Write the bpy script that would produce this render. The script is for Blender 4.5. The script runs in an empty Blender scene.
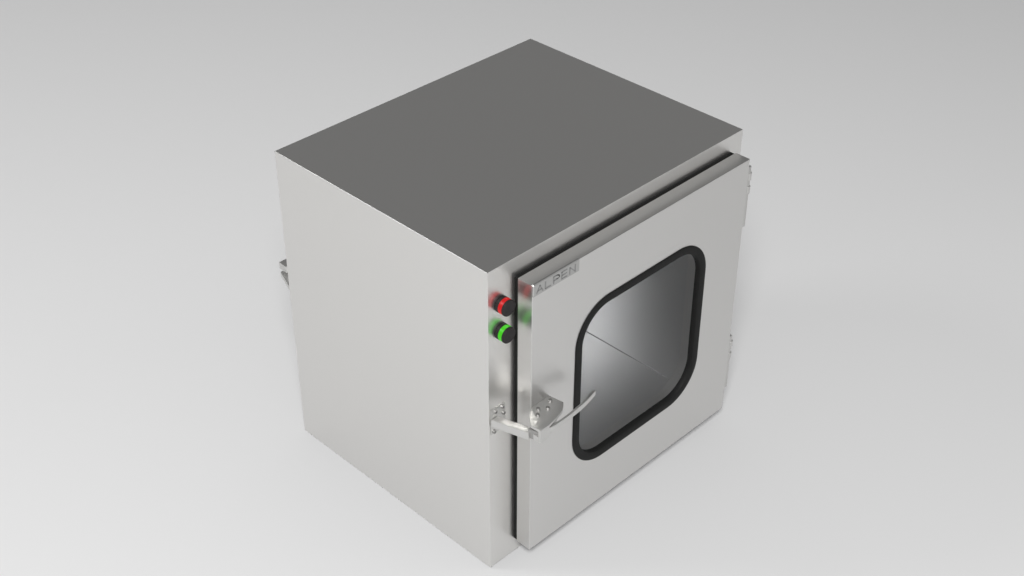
import bpy, bmesh, math
from mathutils import Vector

# ------------------------------------------------------------------ scene
sc = bpy.context.scene
sc.render.engine = 'CYCLES'
sc.view_settings.view_transform = 'Standard'
sc.view_settings.look = 'None'
sc.view_settings.exposure = 0.0
sc.view_settings.gamma = 1.0
sc.cycles.caustics_reflective = False
sc.cycles.max_bounces = 16
sc.cycles.glossy_bounces = 10
sc.cycles.transparent_max_bounces = 16

W, D, H = 0.7475, 0.6194, 0.75          # outer size of the cabinet, metres
DX0, DX1, DZ0, DZ1 = 0.0682, 0.7166, 0.0398, 0.7105   # door outline
DF, DB = -0.0465, -0.0095               # front and back of the door leaf
WX0, WX1, WZ0, WZ1, WR = 0.1914, 0.5955, 0.1675, 0.5860, 0.094   # window seal outline

# ------------------------------------------------------------------ materials
def new_mat(name):
    m = bpy.data.materials.new(name)
    m.use_nodes = True
    return m, m.node_tree, m.node_tree.nodes['Principled BSDF']

def steel(name, col, rough, streak=(160, 160, 1.5), amp=0.05, bump=0.0):
    m, nt, b = new_mat(name)
    b.inputs['Base Color'].default_value = (*col, 1)
    b.inputs['Metallic'].default_value = 1
    tc = nt.nodes.new('ShaderNodeTexCoord')
    mp = nt.nodes.new('ShaderNodeMapping')
    mp.inputs['Scale'].default_value = streak
    ns = nt.nodes.new('ShaderNodeTexNoise')
    ns.inputs['Scale'].default_value = 1.0
    ns.inputs['Detail'].default_value = 4
    mr = nt.nodes.new('ShaderNodeMapRange')
    mr.inputs['From Min'].default_value = 0.3
    mr.inputs['From Max'].default_value = 0.7
    mr.inputs['To Min'].default_value = rough - amp
    mr.inputs['To Max'].default_value = rough + amp
    nt.links.new(tc.outputs['Object'], mp.inputs['Vector'])
    nt.links.new(mp.outputs['Vector'], ns.inputs['Vector'])
    nt.links.new(ns.outputs['Fac'], mr.inputs['Value'])
    nt.links.new(mr.outputs['Result'], b.inputs['Roughness'])
    if bump:
        bp = nt.nodes.new('ShaderNodeBump')
        bp.inputs['Strength'].default_value = bump
        bp.inputs['Distance'].default_value = 0.0004
        nt.links.new(ns.outputs['Fac'], bp.inputs['Height'])
        nt.links.new(bp.outputs['Normal'], b.inputs['Normal'])
    return m

STEEL = steel('satin_steel', (0.785, 0.776, 0.758), 0.33, amp=0.010)
LINER = steel('liner_steel', (0.66, 0.663, 0.665), 0.31, amp=0.010)
DIM_DOOR_STEEL = steel('dim_door_steel', (0.71, 0.703, 0.69), 0.33, amp=0.010)  # cabinet steel with the dimmer light of the front put into its colour
CAST = steel('cast_steel', (0.68, 0.675, 0.66), 0.46, (60, 60, 60), 0.03)
BOLT = steel('bolt_steel', (0.42, 0.415, 0.405), 0.5, (60, 60, 60), 0.03)
PLATE = steel('plate_steel', (0.52, 0.52, 0.51), 0.34, (3, 300, 300), 0.03)
INK = steel('engraved_steel', (0.38, 0.38, 0.38), 0.5, (300, 300, 300), 0.05)

def plain(name, col, rough, scale=120.0, amp=0.08, emit=0.0, glow=None, spec=0.5):
    m, nt, b = new_mat(name)
    ns = nt.nodes.new('ShaderNodeTexNoise')
    ns.inputs['Scale'].default_value = scale
    tc = nt.nodes.new('ShaderNodeTexCoord')
    nt.links.new(tc.outputs['Object'], ns.inputs['Vector'])
    mr = nt.nodes.new('ShaderNodeMapRange')
    mr.inputs['To Min'].default_value = rough - amp
    mr.inputs['To Max'].default_value = rough + amp
    nt.links.new(ns.outputs['Fac'], mr.inputs['Value'])
    nt.links.new(mr.outputs['Result'], b.inputs['Roughness'])
    b.inputs['Base Color'].default_value = (*col, 1)
    b.inputs['Specular IOR Level'].default_value = spec
    if emit:
        b.inputs['Emission Color'].default_value = (*(glow or col), 1)
        b.inputs['Emission Strength'].default_value = emit
    return m

RUBBER = plain('black_rubber', (0.010, 0.010, 0.0097), 0.65, spec=0.2)
BLACK = plain('black_plastic', (0.020, 0.018, 0.018), 0.55, spec=0.25)
RED = plain('red_lens', (0.09, 0.005, 0.005), 0.4, amp=0.03, emit=0.50, glow=(1.0, 0.010, 0.012), spec=0.3)
GREEN = plain('green_lens', (0.010, 0.08, 0.003), 0.4, amp=0.03, emit=0.50, glow=(0.09, 1.0, 0.012), spec=0.3)

def glass():
    m = bpy.data.materials.new('window_glass')
    m.use_nodes = True
    nt = m.node_tree
    nt.nodes.clear()
    out = nt.nodes.new('ShaderNodeOutputMaterial')
    mix = nt.nodes.new('ShaderNodeMixShader')
    tr = nt.nodes.new('ShaderNodeBsdfTransparent')
    gl = nt.nodes.new('ShaderNodeBsdfGlossy')
    fr = nt.nodes.new('ShaderNodeFresnel')
    fr.inputs['IOR'].default_value = 1.45
    tr.inputs['Color'].default_value = (0.94, 0.94, 0.94, 1)
    gl.inputs['Roughness'].default_value = 0.02
    ge = nt.nodes.new('ShaderNodeNewGeometry')          # reflect on the outer skin of the pane only
    sb = nt.nodes.new('ShaderNodeMath'); sb.operation = 'SUBTRACT'; sb.inputs[0].default_value = 1.0
    mu = nt.nodes.new('ShaderNodeMath'); mu.operation = 'MULTIPLY'
    nt.links.new(ge.outputs['Backfacing'], sb.inputs[1])
    nt.links.new(sb.outputs[0], mu.inputs[0])
    nt.links.new(fr.outputs[0], mu.inputs[1])
    nt.links.new(mu.outputs[0], mix.inputs[0])
    nt.links.new(tr.outputs[0], mix.inputs[1])
    nt.links.new(gl.outputs[0], mix.inputs[2])
    nt.links.new(mix.outputs[0], out.inputs['Surface'])
    return m
GLASS = glass()

FLOOR = plain('studio_floor', (0.80, 0.80, 0.80), 0.75, scale=3.0, amp=0.05)
FLOOR.node_tree.nodes['Principled BSDF'].inputs['Specular IOR Level'].default_value = 0.0

# ------------------------------------------------------------------ helpers
C = sc.collection

def thing(name, label, cat):
    o = bpy.data.objects.new(name, None)
    C.objects.link(o)
    o['label'] = label
    o['category'] = cat
    return o

RY = D - 0.0305                         # rear frame, recessed inside the outer skin
def put(name, bm, mats, parent, rear=False, smooth=True, label=None, sharp=32):
    """Link a bmesh as ONE object; rear=True mirrors it to the far side of the cabinet."""
    if rear:
        for v in bm.verts:
            v.co.y = RY - v.co.y
        bmesh.ops.reverse_faces(bm, faces=bm.faces)
    me = bpy.data.meshes.new(name)
    bm.to_mesh(me)
    bm.free()
    for m in (mats if isinstance(mats, (list, tuple)) else [mats]):
        me.materials.append(m)
    if smooth:
        for p in me.polygons:
            p.use_smooth = True
        me.set_sharp_from_angle(angle=math.radians(sharp))
    o = bpy.data.objects.new(name, me)
    C.objects.link(o)
    o.parent = parent
    if label:
        o['label'] = label
    return o

def box(bm, x0, x1, y0, y1, z0, z1, bev=0.0, seg=2, mat=0):
    r = bmesh.ops.create_cube(bm, size=1.0)
    vs = r['verts']
    for v in vs:
        v.co = Vector((x0 if v.co.x < 0 else x1, y0 if v.co.y < 0 else y1, z0 if v.co.z < 0 else z1))
    fs = list({f for v in vs for f in v.link_faces})
    for f in fs:
        f.material_index = mat
    if bev:
        es = list({e for v in vs for e in v.link_edges})
        bmesh.ops.bevel(bm, geom=es, offset=bev, segments=seg, affect='EDGES', profile=0.5)

def prism(bm, pts, a0, a1, axis='z', bev=0.0, seg=2, mat=0):
    """Closed polygon pts extruded along an axis: z -> (x,y), y -> (x,z), x -> (y,z)."""
    def P(p, a):
        return {'z': (p[0], p[1], a), 'y': (p[0], a, p[1]), 'x': (a, p[0], p[1])}[axis]
    lo = [bm.verts.new(P(p, a0)) for p in pts]
    hi = [bm.verts.new(P(p, a1)) for p in pts]
    n = len(pts)
    fs = [bm.faces.new(lo[::-1]), bm.faces.new(hi)]
    for i in range(n):
        fs.append(bm.faces.new((lo[i], lo[(i + 1) % n], hi[(i + 1) % n], hi[i])))
    for f in fs:
        f.material_index = mat
    bmesh.ops.recalc_face_normals(bm, faces=fs)
    if bev:
        es = list(fs[0].edges) + list(fs[1].edges)
        bmesh.ops.bevel(bm, geom=es, offset=bev, segments=seg, affect='EDGES', profile=0.5)

def lathe(bm, c, axis, prof, n=40, mat=0):
    """prof: list of (radius, distance along axis); closed at both ends."""
    c, a = Vector(c), Vector(axis).normalized()
    u = a.orthogonal().normalized()
    w = a.cross(u)
    rings = []
    for r, h in prof:
        rings.append([bm.verts.new(c + a * h + (u * math.cos(t) + w * math.sin(t)) * r)
                      for t in (2 * math.pi * i / n for i in range(n))])
    fs = [bm.faces.new(rings[0][::-1]), bm.faces.new(rings[-1])]
    for q in range(len(rings) - 1):
        for i in range(n):
            j = (i + 1) % n
            fs.append(bm.faces.new((rings[q][i], rings[q][j], rings[q + 1][j], rings[q + 1][i])))
    for f in fs:
        f.material_index = mat
    bmesh.ops.recalc_face_normals(bm, faces=fs)

def socket_bolt(bm, c, axis, r=0.0042, h=0.0045):
    lathe(bm, c, axis, [(r, 0), (r, h * 0.92), (r * 0.94, h), (r * 0.55, h), (r * 0.55, h * 0.1)], 20)

def rrect(x0, x1, z0, z1, r, n=14):
    out = []
    for cx, cz, a0 in ((x1 - r, z1 - r, 0), (x0 + r, z1 - r, 90), (x0 + r, z0 + r, 180), (x1 - r, z0 + r, 270)):
        for i in range(n + 1):
            a = math.radians(a0 + 90 * i / n)
            out.append((cx + r * math.cos(a), cz + r * math.sin(a)))
    return out

def loop_sweep(bm, prof, x0, x1, z0, z1, r):
    """Sweep a closed profile (inward offset, y) round a rounded rectangle."""
    loops = []
    for o, y in prof:
        loops.append([bm.verts.new((x, y, z)) for x, z in rrect(x0 + o, x1 - o, z0 + o, z1 - o, max(r - o, 0.0005))])
    n, k = len(loops[0]), len(loops)
    fs = []
    for q in range(k):
        a, b = loops[q], loops[(q + 1) % k]
        for i in range(n):
            j = (i + 1) % n
            fs.append(bm.faces.new((a[i], a[j], b[j], b[i])))
    bmesh.ops.recalc_face_normals(bm, faces=fs)

def plate_with_hole(bm, x0, x1, z0, z1, hole, y0, y1):
    """Flat slab y0..y1 with a rectangular outline and a loop-shaped hole."""
    cx, cz = (x0 + x1) / 2, (z0 + z1) / 2
    n = len(hole)
    # a matching outer loop: project each hole point onto the rectangle, corners kept exact
    outer = []
    for (hx, hz) in hole:
        dx, dz = hx - cx, hz - cz
        s = min(((x1 - cx) / abs(dx)) if abs(dx) > 1e-9 else 1e9, ((z1 - cz) / abs(dz)) if abs(dz) > 1e-9 else 1e9)
        outer.append([cx + dx * s, cz + dz * s])
    for c in ((x0, z0), (x1, z0), (x0, z1), (x1, z1)):
        k = min(range(n), key=lambda i: (outer[i][0] - c[0]) ** 2 + (outer[i][1] - c[1]) ** 2)
        outer[k] = list(c)
    L = []
    for pts, y in ((outer, y0), (hole, y0), (hole, y1), (outer, y1)):
        L.append([bm.verts.new((p[0], y, p[1])) for p in pts])
    fs = []
    for q in range(4):
        a, b = L[q], L[(q + 1) % 4]
        for i in range(n):
            j = (i + 1) % n
            fs.append(bm.faces.new((a[i], a[j], b[j], b[i])))
    bmesh.ops.recalc_face_normals(bm, faces=fs)

# ------------------------------------------------------------------ floor
bm = bmesh.new()
S = 60.0
bm.faces.new([bm.verts.new(v) for v in ((-S, -S, 0), (S, -S, 0), (S, S, 0), (-S, S, 0))])
fl = put('floor', bm, FLOOR, None, smooth=False)
fl['kind'] = 'structure'
fl['label'] = 'plain pale grey studio floor under the steel box'

# ------------------------------------------------------------------ the pass-through box
root = thing('pass_box', 'satin stainless steel pass-through box with windowed door, latch and red and green lights', 'pass box')

# cabinet: a square tube, open front and rear, with a bevelled outer skin and a liner of its own
B0 = 0.003
IX0, IX1, IZ0, IZ1 = 0.090, W - 0.077, 0.080, H - 0.075
bm = bmesh.new()
SK = 0.003                              # skin thickness of the rear rim
o = [(0, B0), (W, B0), (W, H), (0, H)]
r = [(SK, B0 + SK), (W - SK, B0 + SK), (W - SK, H - SK), (SK, H - SK)]
i = [(IX0, IZ0), (IX1, IZ0), (IX1, IZ1), (IX0, IZ1)]
L = [[bm.verts.new((p[0], y, p[1])) for p in pts] for pts, y in ((o, 0), (i, 0), (i, RY), (r, RY), (r, D), (o, D))]
for q in range(6):
    a, b = L[q], L[(q + 1) % 6]
    for k in range(4):
        f = bm.faces.new((a[k], a[(k + 1) % 4], b[(k + 1) % 4], b[k]))
        f.material_index = 1 if q == 1 else 0          # chamber lining
bmesh.ops.recalc_face_normals(bm, faces=bm.faces)
ov = set(L[0]) | set(L[5])
es = [e for e in bm.edges if e.verts[0] in ov and e.verts[1] in ov]
bmesh.ops.bevel(bm, geom=es, offset=0.0006, segments=3, affect='EDGES', profile=0.5)
put('cabinet', bm, [STEEL, LINER], root, sharp=10)

# grey seam strips drawn in the two long inner corners of the chamber floor
SEAM = plain('grey_seam', (0.24, 0.24, 0.24), 0.6, spec=0.2)
for xc, sg in ((IX0, 1), (IX1, -1)):
    bm = bmesh.new()
    prism(bm, [(xc, IZ0), (xc + sg * .0018, IZ0), (xc, IZ0 + .0018)], 0.100, RY - 0.001, 'y')
    put('seam_strip', bm, SEAM, root, smooth=False)

def front_set(rear):
    who = 'rear ' if rear else ''
    # gasket between the frame and the door
    bm = bmesh.new()
    loop_sweep(bm, [(0, -0.0002), (0, DB + 0.0002), (0.022, DB + 0.0002), (0.022, -0.0002)],
               DX0 + 0.0012, DX1 - 0.0012, DZ0 - 0.001, DZ1 - 0.0012, 0.004)
    put('door_gasket', bm, RUBBER, root, rear)

    # door leaf with its window opening
    bm = bmesh.new()
    hole = rrect(WX0 + 0.0127, WX1 - 0.0127, WZ0 + 0.0127, WZ1 - 0.0127, WR - 0.0127)
    plate_with_hole(bm, DX0, DX1, DZ0, DZ1, hole, DF, DB)
    bm.normal_update()
    es = [e for e in bm.edges if len(e.link_faces) == 2 and e.calc_face_angle() > 1.0
          and all(abs(v.co.x - DX0) < 1e-6 or abs(v.co.x - DX1) < 1e-6 or abs(v.co.z - DZ0) < 1e-6 or abs(v.co.z - DZ1) < 1e-6 for v in e.verts)]
    bmesh.ops.bevel(bm, geom=es, offset=0.0008, segments=2, affect='EDGES', profile=0.5)
    door = put('door', bm, DIM_DOOR_STEEL, root, rear, sharp=10, label=('rear' if rear else 'front') + ' steel door with rounded window')

    # black rubber seal gripping the door edge, with the pane set in it
    bm = bmesh.new()
    f, b = DF, DB
    prof = [(0, f + .0002), (0, f - .0012), (.0012, f - .0022), (.0035, f - .0028), (.0110, f - .0030), (.0160, f - .0026),
            (.0184, f - .0016), (.0196, f + .0005), (.0196, f + .0115), (.0125, f + .0115), (.0125, f + .0002)]
    loop_sweep(bm, prof, WX0, WX1, WZ0, WZ1, WR)
    put('window_seal', bm, RUBBER, door, rear)
    bm = bmesh.new()
    g = 0.0195
    prism(bm, rrect(WX0 + g, WX1 - g, WZ0 + g, WZ1 - g, WR - g), f + 0.0050, f + 0.0100, 'y')
    put('window_pane', bm, GLASS, door, rear, smooth=False)

    # hinges on the side away from the latch
    for zc in (0.609, 0.165):
        bm = bmesh.new()
        box(bm, DX1 - 0.0002, 0.7345, -0.0405, -0.0295, zc - 0.075, zc + 0.075, 0.0012)
        box(bm, 0.7260, 0.7345, -0.0300, -0.0003, zc - 0.075, zc + 0.075, 0.0012)
        hg = put('hinge', bm, CAST, root, rear)
        for z0, z1 in ((0.040, 0.059), (0.008, 0.026)):
            bm = bmesh.new()
            lathe(bm, (0.7325, -0.0345, zc + z0), (0, 0, 1), [(.0068, 0), (.0080, .001), (.0080, z1 - z0 - .001), (.0070, z1 - z0)], 24)
            put('knuckle', bm, CAST, hg, rear)
        for dz in (-0.062,):
            bm = bmesh.new()
            lathe(bm, (0.7345, -0.0345, zc + dz), (1, 0, 0), [(.0036, 0), (.0036, .0018), (.0024, .0026)], 20)
            put('bolt', bm, CAST, hg, rear)

    # ---- latch: keeper on the cabinet frame, with its square tongue
    bm = bmesh.new()
    box(bm, 0.0040, 0.0430, -0.0018, -0.0003, 0.366, 0.428, 0.0005)
    tongue = [(0.0035, -0.0028), (0.0200, -0.0575), (0.0275, -0.0800), (0.0420, -0.0780), (0.0375, -0.0560), (0.0215, -0.0028)]
    if rear:                            # the far keeper carries a wider tongue
        tongue = [(0.0045, -0.0028), (0.0120, -0.0510), (0.0318, -0.1045), (0.0850, -0.0980), (0.0750, -0.0500), (0.0440, -0.0028)]
    prism(bm, tongue, 0.388, 0.4005 if rear else 0.4065, 'z', 0.0012)
    keeper = put('latch_keeper', bm, CAST, root, rear)
    for x, z in ((0.0150, 0.4205), (0.0340, 0.4215), (0.0370, 0.4050), (0.0110, 0.3720), (0.0340, 0.3720)):
        bm = bmesh.new()
        socket_bolt(bm, (x, -0.0017, z), (0, -1, 0), 0.0040, 0.0040)
        put('bolt', bm, BOLT, keeper, rear)

    # ---- latch: bracket on the door, a top plate over a slotted lower jaw
    bm = bmesh.new()
    body = [(0.1194, -0.0467), (0.1244, -0.0794), (0.1130, -0.0895), (0.1022, -0.0958), (0.0786, -0.1022), (0.0569, -0.1062), (0.0325, -0.1068),
            (0.0310, -0.0820), (0.0475, -0.0620), (0.0700, -0.0467)]
    prism(bm, body, 0.4080 if rear else 0.4180, 0.4250, 'z', 0.0006)
    jaw = [(0.1060, -0.0467), (0.1040, -0.0700), (0.0960, -0.0900), (0.0569, -0.1054), (0.0332, -0.1060), (0.0325, -0.0880), (0.0500, -0.0620), (0.0720, -0.0467)]
    if not rear:
      prism(bm, jaw, 0.3920, 0.4045, 'z', 0.0010)
    if not rear:
      prism(bm, [(0.0640, -0.1030), (0.0520, -0.1045), (0.0520, -0.0700), (0.0640, -0.0660)], 0.4035, 0.4190, 'z')
      prism(bm, [(0.0324, -0.1069), (0.0571, -0.1064), (0.0571, -0.1000), (0.0328, -0.1003)], 0.3919, 0.4248, 'z', 0.0005)
    if not rear:
      box(bm, 0.0700, 0.1060, -0.0500, -0.0462, 0.384, 0.4190, 0.0006)
    brk = put('latch_bracket', bm, CAST, root, rear)
    for x, y in ((0.1085, -0.0590), (0.0888, -0.0715), (0.0735, -0.0602), (0.0601, -0.0720)):
        bm = bmesh.new()
        socket_bolt(bm, (x, y, 0.4249), (0, 0, 1), 0.0042, 0.0036)
        put('bolt', bm, BOLT, brk, rear)
    # link between the tongue and the bracket
    if not rear:
      bm = bmesh.new()
      prism(bm, [(0.030, -0.076), (0.040, -0.074), (0.047, -0.092), (0.037, -0.097)], 0.3900, 0.4120, 'z', 0.0008)
      put('latch_link', bm, BOLT, root, rear)

    # ---- latch handle: flat curved lever
    bm = bmesh.new()
    path = [(0.0560, -0.1030), (0.0640, -0.1048), (0.0740, -0.1055), (0.0876, -0.1058), (0.1060, -0.1053), (0.1258, -0.1038), (0.1450, -0.1020), (0.1643, -0.0995), (0.1830, -0.0955), (0.2025, -0.0905)]
    th = 0.0026
    lft, rgt = [], []
    for k, p in enumerate(path):
        a = Vector(path[max(k - 1, 0)]); b2 = Vector(path[min(k + 1, len(path) - 1)])
        t = (b2 - a).normalized(); nrm = Vector((-t.y, t.x))
        lft.append(tuple(Vector(p) + nrm * th)); rgt.append(tuple(Vector(p) - nrm * th))
    prism(bm, rgt + lft[::-1], 0.4040, 0.4160, 'z', 0.0008)
    put('latch_handle', bm, CAST, root, rear)

front_set(False)
front_set(True)

# ------------------------------------------------------------------ indicator lights on the frame
def indicator(z, lens, colour):
    bm = bmesh.new()
    c, ax = (0.0335, -0.0002, z), (0, -1, 0)
    lathe(bm, c, ax, [(.0158, 0), (.0168, .0008), (.0168, .0076), (.0162, .0082)], 48)
    base = put('indicator_light', bm, BLACK, root, label=colour + ' indicator light with black bezel')
    bm = bmesh.new()
    lathe(bm, c, ax, [(.0160, .0080), (.0166, .0085), (.0166, .0170), (.0160, .0175)], 48)
    put('lens_ring', bm, lens, base)
    bm = bmesh.new()
    lathe(bm, c, ax, [(.0160, .0174), (.0168, .0178), (.0168, .0212), (.0155, .0225)], 48)
    put('lamp_cap', bm, BLACK, base)
indicator(0.6660, RED, 'red')
indicator(0.6040, GREEN, 'green')

# ------------------------------------------------------------------ nameplate with its lettering
PX0, PX1, PZ0, PZ1 = 0.0684, 0.1930, 0.6845, 0.7118
bm = bmesh.new()
box(bm, PX0, PX1, DF - 0.0024, DF + 0.004, PZ0, PZ1, 0.0016, 1)
npl = put('nameplate', bm, PLATE, root, sharp=10)
bm = bmesh.new()
yF = DF - 0.0024
LH, LW, T = 0.0150, 0.0160, 0.0023
def stroke(pts, ox, oz):
    for (x0, z0), (x1, z1) in zip(pts[:-1], pts[1:]):
        a, b = Vector((x0 * LW, z0 * LH)), Vector((x1 * LW, z1 * LH))
        t = (b - a).normalized(); n = Vector((-t.y, t.x)) * T / 2
        a, b = a - t * T * .35, b + t * T * .35
        prism(bm, [(ox + p.x, oz + p.y) for p in (a - n, b - n, b + n, a + n)], yF - 0.0005, yF + 0.0004, 'y')
arc = [(0.55 + 0.42 * math.cos(math.radians(t)), 0.72 + 0.28 * math.sin(math.radians(t))) for t in range(90, -91, -20)]
glyphs = {
    'A': [[(0, 0), (.5, 1), (1, 0)], [(.2, .33), (.8, .33)]],
    'L': [[(.05, 1), (.05, 0), (.9, 0)]],
    'P': [[(.05, 0), (.05, 1), (.55, 1)], arc, [(.55, .44), (.05, .44)]],
    'E': [[(.9, 1), (.05, 1), (.05, 0), (.9, 0)], [(.05, .5), (.85, .5)]],
    'N': [[(.03, 0), (.03, 1), (.95, 0), (.95, 1)]],
}
for k, ch in enumerate('ALPEN'):
    for s in glyphs[ch]:
        stroke(s, 0.0775 + k * 0.0219, 0.6905)
put('lettering', bm, INK, npl, smooth=False)

# ------------------------------------------------------------------ light
wd = bpy.data.worlds.new('World')
sc.world = wd
wd.use_nodes = True
bg = wd.node_tree.nodes['Background']
bg.inputs['Color'].default_value = (0.182, 0.182, 0.182, 1)
bg.inputs['Strength'].default_value = 1.0

def area(name, loc, target, size, power):
    l = bpy.data.lights.new(name, 'AREA')
    l.shape = 'DISK'
    l.size = size
    l.energy = power
    o = bpy.data.objects.new(name, l)
    C.objects.link(o)
    o.location = loc
    o.rotation_euler = (Vector(target) - Vector(loc)).to_track_quat('-Z', 'Y').to_euler()
    return o
area('studio_lamp', (-4.6, -4.25, 7.0), (-2.1, 2.1, 0.0), 3.2, 880)
area('back_left_softbox', (-4.2, 5.0, 4.9), (0.4, 0.4, 0.2), 2.1, 80)
area('front_right_softbox', (7.5, -6.5, 6.8), (0.4, 0.4, 0.2), 5.0, 42)

# ------------------------------------------------------------------ camera
cam = bpy.data.cameras.new('camera')
cam.lens = 50
cam.sensor_width = 36
cam.clip_start = 0.05
cam.clip_end = 300
co = bpy.data.objects.new('camera', cam)
C.objects.link(co)
co.location = (-1.45229761, -1.50235831, 2.19196029)
co.rotation_euler = (0.95625886, -0.00143948, -0.78855985)
sc.camera = co
